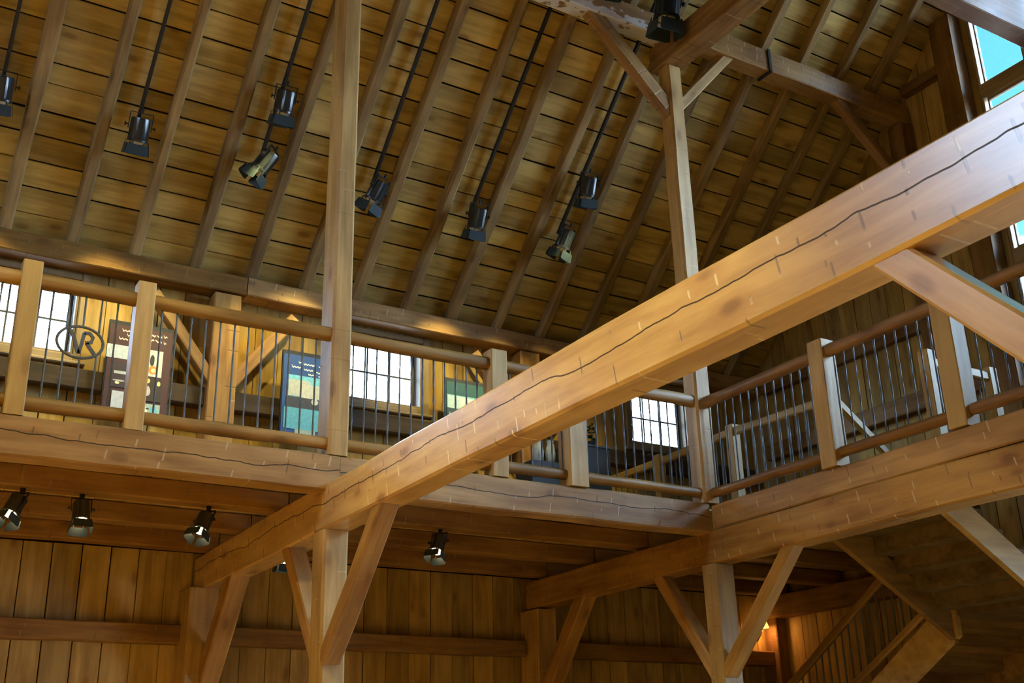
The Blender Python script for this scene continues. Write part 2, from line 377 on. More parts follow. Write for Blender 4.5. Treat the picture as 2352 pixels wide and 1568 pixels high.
# right gable
HG = [(GW['y0'] - .03, GW['y1'] + .03, GW['z0'] - .03, GW['z1'] + .03)]
bmg = []
wall_right = empty('wall_right', (XE, 4.7, -1.6), 'dark gable end wall of upright boards with a tall central window', kind='structure')
def gable_body(x0, x1, parent, h, door):
    y0, y1, z0, z1 = h
    zt = lambda y: roof_z(y if y > YR else 2 * YR - y) + .02
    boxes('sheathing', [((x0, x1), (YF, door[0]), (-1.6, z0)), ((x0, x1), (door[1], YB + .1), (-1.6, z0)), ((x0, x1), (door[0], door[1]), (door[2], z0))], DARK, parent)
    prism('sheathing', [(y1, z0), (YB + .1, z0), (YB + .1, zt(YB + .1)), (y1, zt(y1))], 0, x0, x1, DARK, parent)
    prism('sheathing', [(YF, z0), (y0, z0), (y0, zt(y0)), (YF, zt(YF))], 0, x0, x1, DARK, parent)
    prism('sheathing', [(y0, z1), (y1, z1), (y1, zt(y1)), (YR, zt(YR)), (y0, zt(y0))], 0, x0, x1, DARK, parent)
DOOR = (2.6, 5.2, 1.7)
gable_body(XE + .03, XE + .12, wall_right, HG[0], DOOR)
y = YB
while y > 5.6:
    y0 = y - .262
    ym = (y + y0) / 2; zt = roof_z(ym, .14) - .01
    if ym > GW['y1'] + .05:
        g = random.uniform(.002, .006); pr = random.uniform(-.005, .004); prism('wall_board', [(y0 + g, 2.2), (y - g, 2.2), (y - g, roof_z(y - g, .14)), (y0 + g, roof_z(y0 + g, .14))], 0, XE + pr, XE + .03 + pr, WALLV, wall_right)
    else: vplank(wall_right, y0, y, 2.2, GW['z0'] - .04, 0, XE); 
    if ym > DOOR[1] + .1: vplank(wall_right, y0, y, -1.6, 2.2, 0, XE)
    y = y0
# left gable and front wall: behind the viewer, closing the room
wall_left = empty('wall_left', (XL, 4.7, -1.6), 'gable wall at the other end of the barn', kind='structure')
zt_ = lambda y: roof_z(y if y > YR else 2 * YR - y) + .02
boxes('sheathing', [((XL - .12, XL - .03), (YF, YB + .1), (-1.6, 5.0)), ((XL - .12, XL - .03), (2.5, 6.95), (5.0, 5.9)), ((XL - .12, XL - .03), (2.5, 5.2), (5.9, 7.7))], WALL, wall_left)
prism('sheathing', [(6.95, 5.0), (YB + .1, 5.0), (YB + .1, zt_(YB + .1)), (6.95, zt_(6.95))], 0, XL - .12, XL - .03, WALL, wall_left)
prism('sheathing', [(YF, 5.0), (2.5, 5.0), (2.5, zt_(2.5)), (YF, zt_(YF))], 0, XL - .12, XL - .03, WALL, wall_left)
prism('sheathing', [(2.5, 7.7), (6.95, 7.7), (6.95, zt_(6.95)), (YR, zt_(YR)), (2.5, zt_(2.5))], 0, XL - .12, XL - .03, WALL, wall_left)
wall_front = boxes('wall_front', [((XL, XE + .1), (YF - .12, YF), (-1.6, 5.3))], WALL)
tag(wall_front, 'long front wall of upright boards opposite the gallery', kind='structure')

# ------------------------------------------------------------------ windows
def back_window(i, cx):
    wn = empty('window_%d' % i, (cx, YB, 4.11), kind='structure')
    tag(wn, ('small square window with panes by the oval iron emblem', 'small bright window with panes right of the tall gallery post', 'small bright window with panes near the gallery corner')[i - 1])
    for a, b, c, d in ((cx - .58, cx - .5, 4.03, 5.0), (cx + .5, cx + .58, 4.03, 5.0), (cx - .5, cx + .5, 4.93, 5.0), (cx - .5, cx + .5, 4.03, 4.11)):
        T('casing', (a, b), (YB - .03, YB - .001), (c, d), FRAMEP, wn, jit=.002)
    for a, b, c, d in ((cx - .5, cx - .475, 4.11, 4.93), (cx + .475, cx + .5, 4.11, 4.93), (cx - .475, cx + .475, 4.905, 4.93), (cx - .475, cx + .475, 4.11, 4.135)):
        T('jamb', (a, b), (YB, YB + .24), (c, d), FRAMEP, wn, jit=.001, axis=2 if b - a < .1 else 0, ch=.003)
    T('sill', (cx - .62, cx + .62), (YB - .07, YB), (3.99, 4.03), FRAMEP, wn, jit=.002)
    ys = (YB + .155, YB + .19)
    for a, b, c, d in ((cx - .472, cx - .44, 4.137, 4.903), (cx + .44, cx + .472, 4.137, 4.903), (cx - .44, cx + .44, 4.87, 4.903), (cx - .44, cx + .44, 4.137, 4.17)):
        T('sash', (a, b), ys, (c, d), SASHD, wn, jit=.001, ch=.002)
    for k in (1, 2):
        x = cx - .44 + .88 * k / 3; T('muntin', (x - .010, x + .010), (YB + .16, YB + .185), (4.17, 4.87), SASHD, wn, jit=.0005, ch=.001)
    T('muntin', (cx - .44, cx + .44), (YB + .162, YB + .183), (4.510, 4.530), SASHD, wn, jit=.0005, ch=.001)
    for k in range(3):
        for z0, z1 in ((4.17, 4.509), (4.531, 4.87)):
            x0 = cx - .44 + .88 * k / 3 + .011; boxes('pane', [((x0, x0 + .271), (YB + .170, YB + .174), (z0, z1))], GLASS, wn)
for i, cx in enumerate(WINX): back_window(i + 1, cx)
def gable_window(n, x, sgn, z0, z1, label):
    y0, y1 = GW['y0'], GW['y1']
    wn = empty('window_%d' % n, (x, (y0 + y1) / 2, z0), label, kind='structure')
    xa, xb = sorted((x + sgn * .0, x + sgn * .10))
    T('frame', (xa, xb), (y1 - .07, y1), (z0, z1), FRAMEP, wn, jit=.001); T('frame', (xa, xb), (y0, y0 + .07), (z0, z1), FRAMEP, wn, jit=.001)
    T('frame', (xa, xb), (y0 + .07, y1 - .07), (z0, z0 + .07), FRAMEP, wn, jit=.001); T('frame', (xa, xb), (y0 + .07, y1 - .07), (z1 - .07, z1), FRAMEP, wn, jit=.001)
    nc = 7; zz = [z for z in (5.44, 7.65) if z0 + .5 < z < z1 - .5]
    ys = [y0 + .07 + (y1 - y0 - .14) * i / nc for i in range(nc + 1)]; zl = [z0 + .07] + zz + [z1 - .07]
    for yv in ys[1:-1]: T('mullion', (xa + .01, xb - .01), (yv - .035, yv + .035), (z0 + .07, z1 - .07), FRAMEP, wn, jit=.001)
    for z in zz: T('transom', (xa - .02, xb + .02), (y0 + .07, y1 - .07), (z - .10, z + .10), FRAMEP, wn, jit=.002)
    for a, b in zip(ys, ys[1:]):
        for c, d in zip(zl, zl[1:]):
            c2 = c + (.10 if c in zz else 0); d2 = d - (.10 if d in zz else 0); xm = (xa + xb) / 2
            boxes('sash', [((xm - .02, xm + .02), (a + .035, a + .055), (c2, d2)), ((xm - .02, xm + .02), (b - .055, b - .035), (c2, d2)), ((xm - .02, xm + .02), (a + .055, b - .055), (c2, c2 + .03)), ((xm - .02, xm + .02), (a + .055, b - .055), (d2 - .03, d2))], FRAMEP, wn)
            boxes('pane', [((xm - .003, xm + .003), (a + .055, b - .055), (c2 + .03, d2 - .03))], GLASS, wn)
gable_window(4, XE + .01, 1, GW['z0'], GW['z1'], 'tall many-paned gable window showing blue sky at the upper right')
for k, h in enumerate(LW):
    wn = empty('window_%d' % (5 + k), (XL - .05, (h[0] + h[1]) / 2, h[2]), 'single window high in the opposite gable', kind='structure')
    for a, b, c, d in ((h[0], h[0] + .07, h[2], h[3]), (h[1] - .07, h[1], h[2], h[3]), (h[0] + .07, h[1] - .07, h[2], h[2] + .07), (h[0] + .07, h[1] - .07, h[3] - .07, h[3])):
        T('frame', (XL - .1, XL - .02), (a, b), (c, d), FRAMEP, wn, jit=.001)
    ym = (h[0] + h[1]) / 2; T('mullion', (XL - .08, XL - .04), (ym - .025, ym + .025), (h[2] + .07, h[3] - .07), FRAMEP, wn, jit=.001)
    for a, b in ((h[0] + .07, ym - .025), (ym + .025, h[1] - .07)): boxes('pane', [((XL - .063, XL - .057), (a, b), (h[2] + .07, h[3] - .07))], GLASS, wn)
dr = empty('door_1', (XE + .05, 3.9, -1.6), 'glazed double door in the gable end under the gallery', kind='structure')
for a in (2.6, 3.86, 5.12): T('stile', (XE + .03, XE + .1), (a, a + .08), (-1.6, 1.7), FRAMEP, dr, jit=.001)
for a, b in ((2.68, 3.86), (3.94, 5.12)):
    boxes('pane', [((XE + .06, XE + .066), (a, b), (-1.5, 1.6))], GLASS, dr)
    for z in (-1.6, 1.6): T('rail', (XE + .03, XE + .1), (a, b), (z, z + .1), FRAMEP, dr, jit=.001)

# ------------------------------------------------------------------ timber frame
def beam(name, x, y, z, mat, label, cat='beam', group=None, **k):
    o = T(name, x, y, z, mat, **k); return tag(o, label, cat, group)
def brace(p0, p1, wd, ht, mat, label, up, group=None, cat='brace'):
    o = timber('brace', p0, p1, wd, ht, mat, up=up, jit=.004); return tag(o, label, cat, group)
# tie beams
beam('tie_beam', (3.224, 3.446), (-1.9, 11.44), (1.80, 2.158), BIG, 'huge honey-coloured hewn beam crossing the picture diagonally, split by a long crack', jit=.010, ch=.016, seg=.75)
beam('tie_beam', (7.087, 7.32), (-1.9, 11.30), (1.82, 2.135), BEAM, 'hewn beam with pale axe cuts under the right-hand gallery railing', jit=.008, ch=.014, seg=.7)
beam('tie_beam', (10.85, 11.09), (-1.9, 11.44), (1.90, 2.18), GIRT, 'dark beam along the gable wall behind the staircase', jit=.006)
beam('sill_beam', (7.10, 7.30), (.9, 7.99), (2.137, 2.365), BEAM, 'darker squared timber lying on the hewn beam below the right-hand railing', jit=.006)
# rim beam of the back gallery, two bays, and joists
beam('rim_beam', (-4.5, 3.335), (8.0, 8.2), (2.10, 2.384), RIM, 'gallery edge beam left of the huge diagonal beam', jit=.006, ch=.014)
beam('rim_beam', (3.337, 7.09), (8.0, 8.2), (2.10, 2.384), RIM, 'gallery edge beam between the huge beam and the gallery corner', jit=.006, ch=.014)
for yj, nm in ((9.1, 'front'), (10.06, 'middle'), (11.02, 'rear')):
    for x0, x1, wh in ((-4.5, 3.33, 'left of the huge diagonal beam'), (3.34, 7.2, 'between the huge beam and the corner'), (7.21, 11.0, 'in the corner bay')):
        beam('floor_joist', (x0, x1), (yj, yj + .17), (2.162, 2.335), GIRT, '%s floor joist under the back gallery %s' % (nm, wh), 'joist', 'joists under the back gallery', jit=.005)
# main posts
beam('post', (3.234, 3.40), (8.0, 8.27), (2.39, 7.74), POST, 'tall post with a pale chamfered corner rising through the back gallery railing', 'post', jit=.004, ch=.02)
beam('post', (3.224, 3.43), (8.0, 8.235), (-1.6, 1.80), POST, 'stout post under the huge diagonal beam', 'post', jit=.004, ch=.02)
beam('post', (7.04, 7.235), (8.0, 8.19), (2.39, 7.30), POST, 'tall pale-sided post at the gallery corner', 'post', jit=.004, ch=.02)
beam('post', (7.087, 7.33), (8.0, 8.19), (-1.6, 1.82), POST, 'lower post below the gallery corner', 'post', jit=.004, ch=.02)
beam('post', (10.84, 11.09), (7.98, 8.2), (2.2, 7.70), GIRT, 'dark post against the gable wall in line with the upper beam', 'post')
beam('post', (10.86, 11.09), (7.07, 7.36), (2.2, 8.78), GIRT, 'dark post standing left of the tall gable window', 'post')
beam('post', (3.224, 3.44), (1.25, 1.47), (-1.6, 1.80), POST, 'near post holding the front end of the huge beam', 'post')
beam('post', (7.09, 7.32), (1.25, 1.47), (-1.6, 1.82), POST, 'near post holding the front end of the gallery beam', 'post')
# wall posts
for x0, x1, l in ((3.10, 3.40, 'left bay boundary under the huge beam end'), (7.08, 7.34, 'below the end of the right-hand hewn beam')):
    beam('wall_post', (x0, x1), (11.06, 11.44), (-1.6, 1.80), POST, 'wall post at the %s' % l, 'post')
beam('wall_post', (3.156, 3.452), (11.2, 11.44), (2.39, 4.99), BEAM, 'gallery wall post with two braces left of the tall post', 'post')
beam('wall_post', (7.03, 7.33), (11.2, 11.44), (2.39, 4.99), BEAM, 'gallery wall post with two braces half hidden by the huge beam', 'post')
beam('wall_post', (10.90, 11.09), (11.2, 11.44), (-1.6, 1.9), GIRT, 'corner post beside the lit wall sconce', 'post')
# plate under the rafters
beam('wall_plate', (-4.5, 3.50), (11.2, 11.44), (5.02, 5.235), GIRT, 'wall plate under the rafter feet left of the tall post', jit=.008)
beam('wall_plate', (3.51, 11.09), (11.2, 11.44), (5.02, 5.235), BEAM, 'wall plate under the rafter feet right of the tall post', jit=.008)
# braces in the tie beam planes
def tie_braces(X, w_, nm):
    u = (1, 0, 0)
    X -= .02
    brace((X, 8.02, .84), (X, 7.02, 1.88), .115, w_, BRACE, '%s brace rising towards the viewer' % nm, u)
    brace((X, 8.15, .84), (X, 8.93, 1.88), .125, w_, BRACE, '%s brace rising towards the back wall' % nm, u)
tie_braces(3.33, .15, 'stout post under the huge beam:'); tie_braces(7.20, .15, 'post below the gallery corner:')
brace((3.33, 11.20, .80), (3.33, 10.28, 1.90), .18, .18, BRACE, 'dark brace from the back wall up to the far end of the huge beam', (1, 0, 0))
brace((7.20, 11.12, .80), (7.20, 10.20, 1.90), .17, .17, BRACE, 'dark brace from the back wall up to the far end of the right-hand beam', (1, 0, 0))
brace((3.326, 1.36, .575), (3.326, 2.615, 1.88), .14, .16, DAYBRACE, 'pale brace with a square end under the near end of the huge beam', (1, 0, 0))
brace((7.20, 1.36, .62), (7.20, 2.5, 1.88), .16, .16, BRACE, 'brace under the near end of the gallery beam', (1, 0, 0))
# braces of the gallery wall posts
for X, nm in ((3.304, 'left of the tall post'), (7.18, 'behind the huge beam')):
    brace((X - .10, 11.28, 3.99), (X - .78, 11.28, 4.87), .13, .12, BRACE, 'slanting brace on the left side of the gallery wall post %s' % nm, (0, 1, 0))
    brace((X + .10, 11.28, 3.99), (X + .78, 11.28, 4.87), .13, .12, BRACE, 'slanting brace on the right side of the gallery wall post %s' % nm, (0, 1, 0))
# upper frame
beam('upper_tie_beam', (7.0, 7.28), (1.2, 8.25), (7.31, 7.62), BEAM, 'dark upper tie beam on top of the gallery corner post', jit=.006)
beam('upper_tie_beam', (3.2, 3.45), (1.2, 8.25), (7.75, 8.02), BEAM, 'upper tie beam on top of the tall post, above the frame', jit=.006)
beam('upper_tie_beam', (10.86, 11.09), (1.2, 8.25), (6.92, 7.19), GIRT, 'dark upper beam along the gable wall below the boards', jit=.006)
pr_l = beam('purlin', (-4.5, 7.05), (8.0, 8.2), (7.64, 7.92), DAYPURLIN, 'purlin with a painted ragged daylight patch left of the gallery corner post', jit=.006)
pr_r = beam('purlin', (7.2, 11.05), (7.99, 8.2), (7.735, 8.02), BEAM, 'brown purlin running from the corner post to the gable', jit=.006)
boxes('strap', [((8.60, 8.64), (7.975, 7.99), (7.72, 8.03)), ((8.60, 8.64), (7.975, 8.2), (7.715, 7.73))], TRACKM, pr_r)
beam('purlin', (7.0, 11.05), (6.04, 6.27), (7.80, 8.46), DBEAM, 'deep reddish brown purlin crossing the upper right corner', jit=.006)
for X, nm, m_ in ((7.14, 'gallery corner post', BEAM),):
    brace((X - .05, 8.09, 6.72), (X - 1.06, 8.09, 7.70), .17, .13, BEAM, 'brown brace on the left of the %s top' % nm, (0, 1, 0))
    brace((X + .06, 8.09, 6.82), (X + .90, 8.09, 7.78), .12, .12, POST, 'pale grey brace on the right of the %s top' % nm, (0, 1, 0))
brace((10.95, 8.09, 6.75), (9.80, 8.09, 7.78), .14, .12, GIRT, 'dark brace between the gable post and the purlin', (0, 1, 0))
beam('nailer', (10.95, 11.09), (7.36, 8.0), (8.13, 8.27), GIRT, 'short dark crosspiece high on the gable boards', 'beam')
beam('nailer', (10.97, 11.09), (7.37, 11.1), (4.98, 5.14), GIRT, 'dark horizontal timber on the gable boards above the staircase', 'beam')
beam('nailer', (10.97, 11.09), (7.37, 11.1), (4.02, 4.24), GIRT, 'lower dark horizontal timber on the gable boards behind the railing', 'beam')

# ------------------------------------------------------------------ railings
def rpost(x, y, z0, z1, w_, label, mat=NEWEL):
    return beam('railing_post', (x - w_ / 2, x + w_ / 2), (y - w_ / 2, y + w_ / 2), (z0, z1), mat, label, 'post', 'gallery railing posts', jit=.003, ch=.008)
YG = 8.07
rpost(.94, YG, 2.385, 3.54, .135, 'leftmost railing post, in front of the left window')
rpost(1.745, YG, 2.385, 3.54, .135, 'railing post in front of the red display board')
rpost(4.80, YG, 2.385, 3.53, .16, 'railing post right of the middle window, its foot behind the huge beam')
rpost(5.60, YG, 2.385, 3.53, .19, 'railing post below the huge beam in front of the black cabinet')
def railing(label, a, b, axis, f, n0=None, sp=.11, zt=3.41, zb=2.495, skip=(), mat=RAIL):
    """Top rail, bottom rail and iron bars between a and b along an axis."""
    mid = (a + b) / 2
    rg = empty('railing', (mid, f, zb) if axis == 0 else (f, mid, zb), label, 'railing', 'gallery railing sections')
    P = (lambda u, z: (u, f, z)) if axis == 0 else (lambda u, z: (f, u, z))
    timber('top_rail', P(a, zt), P(b, zt), .10, .105, mat, rg, jit=.006, ch=.026, seg=.25, smooth=60)
    timber('bottom_rail', P(a, zb), P(b, zb), .09, .09, mat, rg, jit=.006, ch=.024, seg=.25, smooth=60)
    u = n0 if n0 is not None else a + sp * .7
    while u < b - .03:
        gap = [g for g in skip if abs(u - g[0]) < g[1]]
        if gap:
            c, rx, zc, rz = gap[0]; dz = rz * math.sqrt(1 - ((u - c) / rx) ** 2)
            rod('baluster', P(u, zb), P(u, zc - dz), .0078, IRON, rg, n=6, wob=.16, seg=.07); rod('baluster', P(u, zc + dz), P(u, zt), .0078, IRON, rg, n=6, wob=.16, seg=.07)
        else:
            rod('baluster', P(u, zb), P(u, zt), .0078, IRON, rg, n=6, wob=.16, seg=.07)
        u += sp
    return rg
rpost(-.62, YG, 2.385, 3.54, .135, 'railing post beyond the left edge')
railing('railing section beyond the left edge of the back gallery', -2.3, -.69, 0, YG, sp=.125)
railing('railing section at the left edge of the back gallery', -.55, .88, 0, YG, sp=.112)
r1 = railing('back gallery railing section holding the oval iron emblem', 1.0, 1.68, 0, YG, n0=1.106, sp=.1135, skip=[(1.325, .16, 3.0, .12)])
railing('back gallery railing section left of the tall post', 1.81, 3.26, 0, YG, n0=1.885, sp=.1125)
railing('back gallery railing section in front of the middle window', 3.37, 4.73, 0, YG, n0=3.448, sp=.106)
railing('back gallery railing section mostly behind the huge beam', 4.87, 5.52, 0, YG, sp=.107)
railing('back gallery railing section ending at the gallery corner', 5.68, 7.06, 0, YG, sp=.107)
XG = 7.16
for yy, w_, l in ((6.46, .17, 'railing post of the right gallery beside the white stair newel'), (5.16, .17, 'railing post of the right gallery behind the pale brace'), (4.22, .17, 'railing post at the right edge of the picture')):
    rpost(XG, yy, 2.365, 3.50, w_, l)
railing('right gallery railing section next to the gallery corner', 6.55, 8.02, 1, XG, sp=.111, zt=3.39, zb=2.49, mat=RAILR)
railing('right gallery railing section between its two posts', 5.25, 6.37, 1, XG, sp=.111, zt=3.39, zb=2.49, mat=RAILR)
railing('right gallery railing section seen below the pale brace', 4.31, 5.07, 1, XG, sp=.111, zt=3.39, zb=2.49, mat=RAILR, skip=[(4.69, .16, 3.0, .12)])
railing('right gallery railing section beyond the right edge', 1.5, 4.13, 1, XG, sp=.125, zt=3.39, zb=2.49, mat=RAILR)
# iron emblems: oval ring with a slanting letter pair
def emblem(label, c, axis):
    em = empty('iron_emblem', c, label, 'emblem', 'iron emblems in the railings')
    P = (lambda u, v: (c[0] + u, c[1], c[2] + v)) if axis == 0 else (lambda u, v: (c[0], c[1] - u, c[2] + v))
    bm = bmesh.new(); n = 40; rr = []
    for i in range(n):
        a = 6.28319 * i / n; r = []
        for k in range(6):
            q = 6.28319 * k / 6; d = .011 * math.cos(q)
            u, v = (.160 + d) * math.cos(a), (.120 + d) * math.sin(a); h_ = .010 * math.sin(q)
            r.append((u, h_, v) if axis == 0 else (h_, -u, v))
        rr.append(r)
    vs = [[bm.verts.new(p) for p in r] for r in rr]
    for i in range(n):
        for k in range(6): bm.faces.new((vs[i][k], vs[i][(k + 1) % 6], vs[(i + 1) % n][(k + 1) % 6], vs[(i + 1) % n][k]))
    put('oval_ring', bm_mesh(bm, 'oval_ring', 60), Matrix.Translation((c[0], c[1], c[2] + H)), IRON, em)
    def stroke(nm, pts):
        bm = bmesh.new(); rr = []
        for i, (u, v) in enumerate(pts):
            j0, j1 = max(0, i - 1), min(len(pts) - 1, i + 1); d = Vector((pts[j1][0] - pts[j0][0], pts[j1][1] - pts[j0][1])).normalized(); nn = Vector((-d.y, d.x)) * .013
            q = [(u + nn.x, -.006, v + nn.y), (u + nn.x, .006, v + nn.y), (u - nn.x, .006, v - nn.y), (u - nn.x, -.006, v - nn.y)]
            rr.append(q if axis == 0 else [(b, -a, z) for a, b, z in q])
        rings(bm, rr); put(nm, bm_mesh(bm, nm), Matrix.Translation((c[0], c[1], c[2] + H)), IRON, em)
    stroke('letter_stroke', [(-.075, .085), (-.045, .03), (-.02, -.045), (-.005, -.085)])
    stroke('letter_stroke', [(.022, .075), (.012, .0), (-.002, -.085)])
    stroke('letter_stroke', [(.02, .075), (.06, .078), (.085, .05), (.075, .01), (.035, .0)])
    stroke('letter_stroke', [(.045, .0), (.075, -.04), (.105, -.075)])
emblem('oval iron emblem in the back gallery railing by the left window', (1.325, YG, 3.0), 0)
emblem('oval iron emblem in the right gallery railing under the pale brace', (XG, 4.69, 3.0), 1)

# ------------------------------------------------------------------ stairs and stairwell rails
stc = empty('staircase', (9.4, 7.3, -1.6), 'wooden staircase turning down from the right gallery in the dark corner', 'staircase')
sl = -.62
def fx(x): return 2.33 + sl * (x - 7.9)
for yy, l in ((6.05, 0), (7.28, 1)):
    prism('stringer', [(7.9, 2.30), (9.45, fx(9.45) + .0), (9.45, fx(9.45) - .26), (7.75, 2.10)], 1, yy, yy + .06, NEWEL if l == 0 else RAIL, stc)
nst = 6
for i in range(nst):
    x0 = 7.95 + 1.5 * i / nst; z = 2.385 - .93 * (i + 1) / nst
    boxes('tread', [((x0, x0 + .29), (6.11, 7.28), (z - .04, z))], DSTAIR, stc)
    boxes('riser', [((x0 - .01, x0 + .01), (6.11, 7.28), (z, z + .13))], DSTAIR, stc)
boxes('landing', [((9.43, XE - .02), (6.05, 7.34), (1.36, 1.46))], DSTAIR, stc)
def fy(yv): return 1.46 - .63 * (yv - 7.28)
YE = 10.3
prism('stringer', [(7.24, 1.43), (7.4, 1.47), (YE, fy(YE) + .04), (YE, fy(YE) - .30), (7.24, 1.17)], 0, 9.40, 9.46, NEWEL, stc)
prism('stringer', [(7.34, 1.40), (YE, fy(YE)), (YE, fy(YE) - .30), (7.34, 1.12)], 0, 10.85, 10.91, RAIL, stc)
for i in range(11):
    y0 = 7.34 + 2.9 * i / 11; z = 1.46 - .163 * (i + 1) - .0
    boxes('tread', [((9.46, 10.85), (y0, y0 + .28), (z - .04, z))], GIRT, stc)
    boxes('riser', [((9.46, 10.85), (y0 - .01, y0 + .01), (z, z + .125))], GIRT, stc)
boxes('landing', [((9.4, XE - .02), (YE, YB - .05), (-.55, -.43))], WALL, stc)
for a in (9.45, 10.9): boxes('landing_post', [((a - .05, a + .05), (YE + .05, YE + .15), (-1.6, -.55))], POST, stc)
def rl(nm, p0, p1, a, b, mat=RAIL): return timber(nm, p0, p1, a, b, mat, stc, jit=.002, ch=.015, seg=.5)
rl('handrail', (9.40, 7.90, 1.94), (9.40, 9.75, .745), .06, .09)
rl('lower_rail', (9.38, 7.36, 1.56), (9.38, 9.3, .41), .05, .075)
rl('handrail_newel', (9.40, 7.35, 1.0), (9.40, 7.35, 2.2), .09, .09)
yv = 7.55
while yv < 9.7:
    zt_ = 1.94 - .646 * (yv - 7.90); zb_ = 1.56 - .593 * (yv - 7.36)
    rod('baluster', (9.40, yv, zb_), (9.40, yv, min(zt_, 2.0)), .010, IRON, stc, n=6, wob=.1, seg=.12); yv += .105
def newel(x, y, label, w_=.11, z1=3.45):
    return beam('stair_newel', (x - w_ / 2, x + w_ / 2), (y - w_ / 2, y + w_ / 2), (2.385, z1), NEWEL, label, 'post', 'stairwell newels', jit=.002, ch=.006)
newel(8.15, 7.33, 'white-lit stair newel with the handrail sloping down from it')
newel(8.07, 6.08, 'white-lit stair newel left of the second right gallery post')
newel(8.98, 6.13, 'bright stair newel seen right of the second right gallery post')
newel(8.05, 8.62, 'greyish stair newel just right of the gallery corner post')
newel(8.09, 9.92, 'stair newel seen through the bars near the gallery corner', .10)
def srail(label, pts, zs, bars=True, d0=.05):
    s = empty('stair_railing', (pts[0][0], pts[0][1], 2.385), label, 'railing', 'stairwell railings')
    a, b = pts
    timber('handrail', (*a, zs[0]), (*b, zs[1]), .06, .085, NEWEL, s, jit=.002, ch=.012, seg=.5)
    if bars:
        timber('lower_rail', (*a, zs[0] - .82), (*b, zs[1] - .82), .05, .06, NEWEL, s, jit=.002, ch=.012, seg=.5)
        ln = math.dist(a, b); n = int(ln / .115)
        for i in range(1, n):
            t = i / n; x = a[0] + (b[0] - a[0]) * t; y = a[1] + (b[1] - a[1]) * t; z = zs[0] + (zs[1] - zs[0]) * t
            rod('baluster', (x, y, z - .82), (x, y, z), .0078, IRON, s, n=6, wob=.1, seg=.12)
    return s
srail('stairwell rail between the greyish newel and the white-lit newel', ((8.05, 8.565), (8.15, 7.385)), (3.38, 3.38))
srail('stairwell rail between the two left newels behind the gallery corner', ((8.09, 9.865), (8.05, 8.675)), (3.37, 3.38))
srail('stairwell rail on the near side of the stair opening', ((8.125, 6.1), (8.925, 6.12)), (3.36, 3.36))
srail('stairwell rail at the back end towards the wall', ((8.09, 9.975), (8.09, 11.25)), (3.37, 3.37))
srail('handrail sloping down into the stair opening', ((8.2, 7.33), (9.5, 7.33)), (3.41, 2.46), bars=False)

# ------------------------------------------------------------------ display boards
def board(label, x0, x1, z0, z1, base, items, words, wcol):
    x0, x1, z0, z1 = [v * 1.0055 for v in (x0, x1, z0, z1)]; y = 11.182
    bd = empty('display_board', ((x0 + x1) / 2, y, z0), label, 'display board', 'display boards on the gallery wall')
    boxes('backing', [((x0, x1), (y, y + .03), (z0, z1))], BLACKB, bd)
    for xc in (x0 + .12, x1 - .12): boxes('mounting_cleat', [((xc - .03, xc + .03), (y + .03, 11.305), (3.80, 3.86))], TRACKM, bd)
    pn = boxes('panel', [((x0 + .012, x1 - .012), (y - .006, y), (z0 + .012, z1 - .045))], plain('print_' + label.split()[0], base, .55), bd)
    W_, Hh = x1 - x0, z1 - z0
    for i, (u0, u1, v0, v1, c) in enumerate(items):
        key = 'ink_%.2f_%.2f_%.2f' % c; mt = MATS.get(key) or plain(key, c, .55, noise=.35)
        bm = bmesh.new(); k = 10; cx, cz = x0 + W_ * (u0 + u1) / 2, z0 + Hh * (v0 + v1) / 2; rx, rz = W_ * (u1 - u0) / 2, Hh * (v1 - v0) / 2
        if u1 - u0 < .22: ps = [(rx * math.cos(6.283 * j / k) * random.uniform(.8, 1), rz * math.sin(6.283 * j / k) * random.uniform(.8, 1)) for j in range(k)]
        else: ps = [(-rx, -rz), (rx, -rz), (rx, rz), (-rx, rz)]
        rings(bm, [[(p[0], 0, p[1]) for p in ps], [(p[0], -.002 - .0006 * i, p[1]) for p in ps]])
        put('printed_picture', bm_mesh(bm, 'printed_picture'), Matrix.Translation((cx, y - .006, cz + H)), mt, pn)
    key = 'lettering_%.2f_%.2f' % wcol[:2]; mt = MATS.get(key) or plain(key, wcol, .6)
    for (u0, u1, v) in words:                                        # flowing script, too small to read
        bm = bmesh.new(); n = max(4, int((u1 - u0) * 60)); rr = []
        for j in range(n + 1):
            u = x0 + W_ * (u0 + (u1 - u0) * j / n); a = .007 * math.sin(j * 2.1 + u0 * 9) + (.012 if j == 0 else 0); hh = .006 + .004 * random.random()
            zc = z0 + Hh * v + a
            rr.append([(u, 0, zc - hh), (u, 0, zc + hh), (u, -.0015, zc + hh), (u, -.0015, zc - hh)])
        c = Vector(rr[0][0]); rr = [[tuple(Vector(p) - c) for p in r] for r in rr]
        rings(bm, rr); put('script_word', bm_mesh(bm, 'script_word'), Matrix.Translation((c.x, y - .006, c.z + H)), mt, pn)
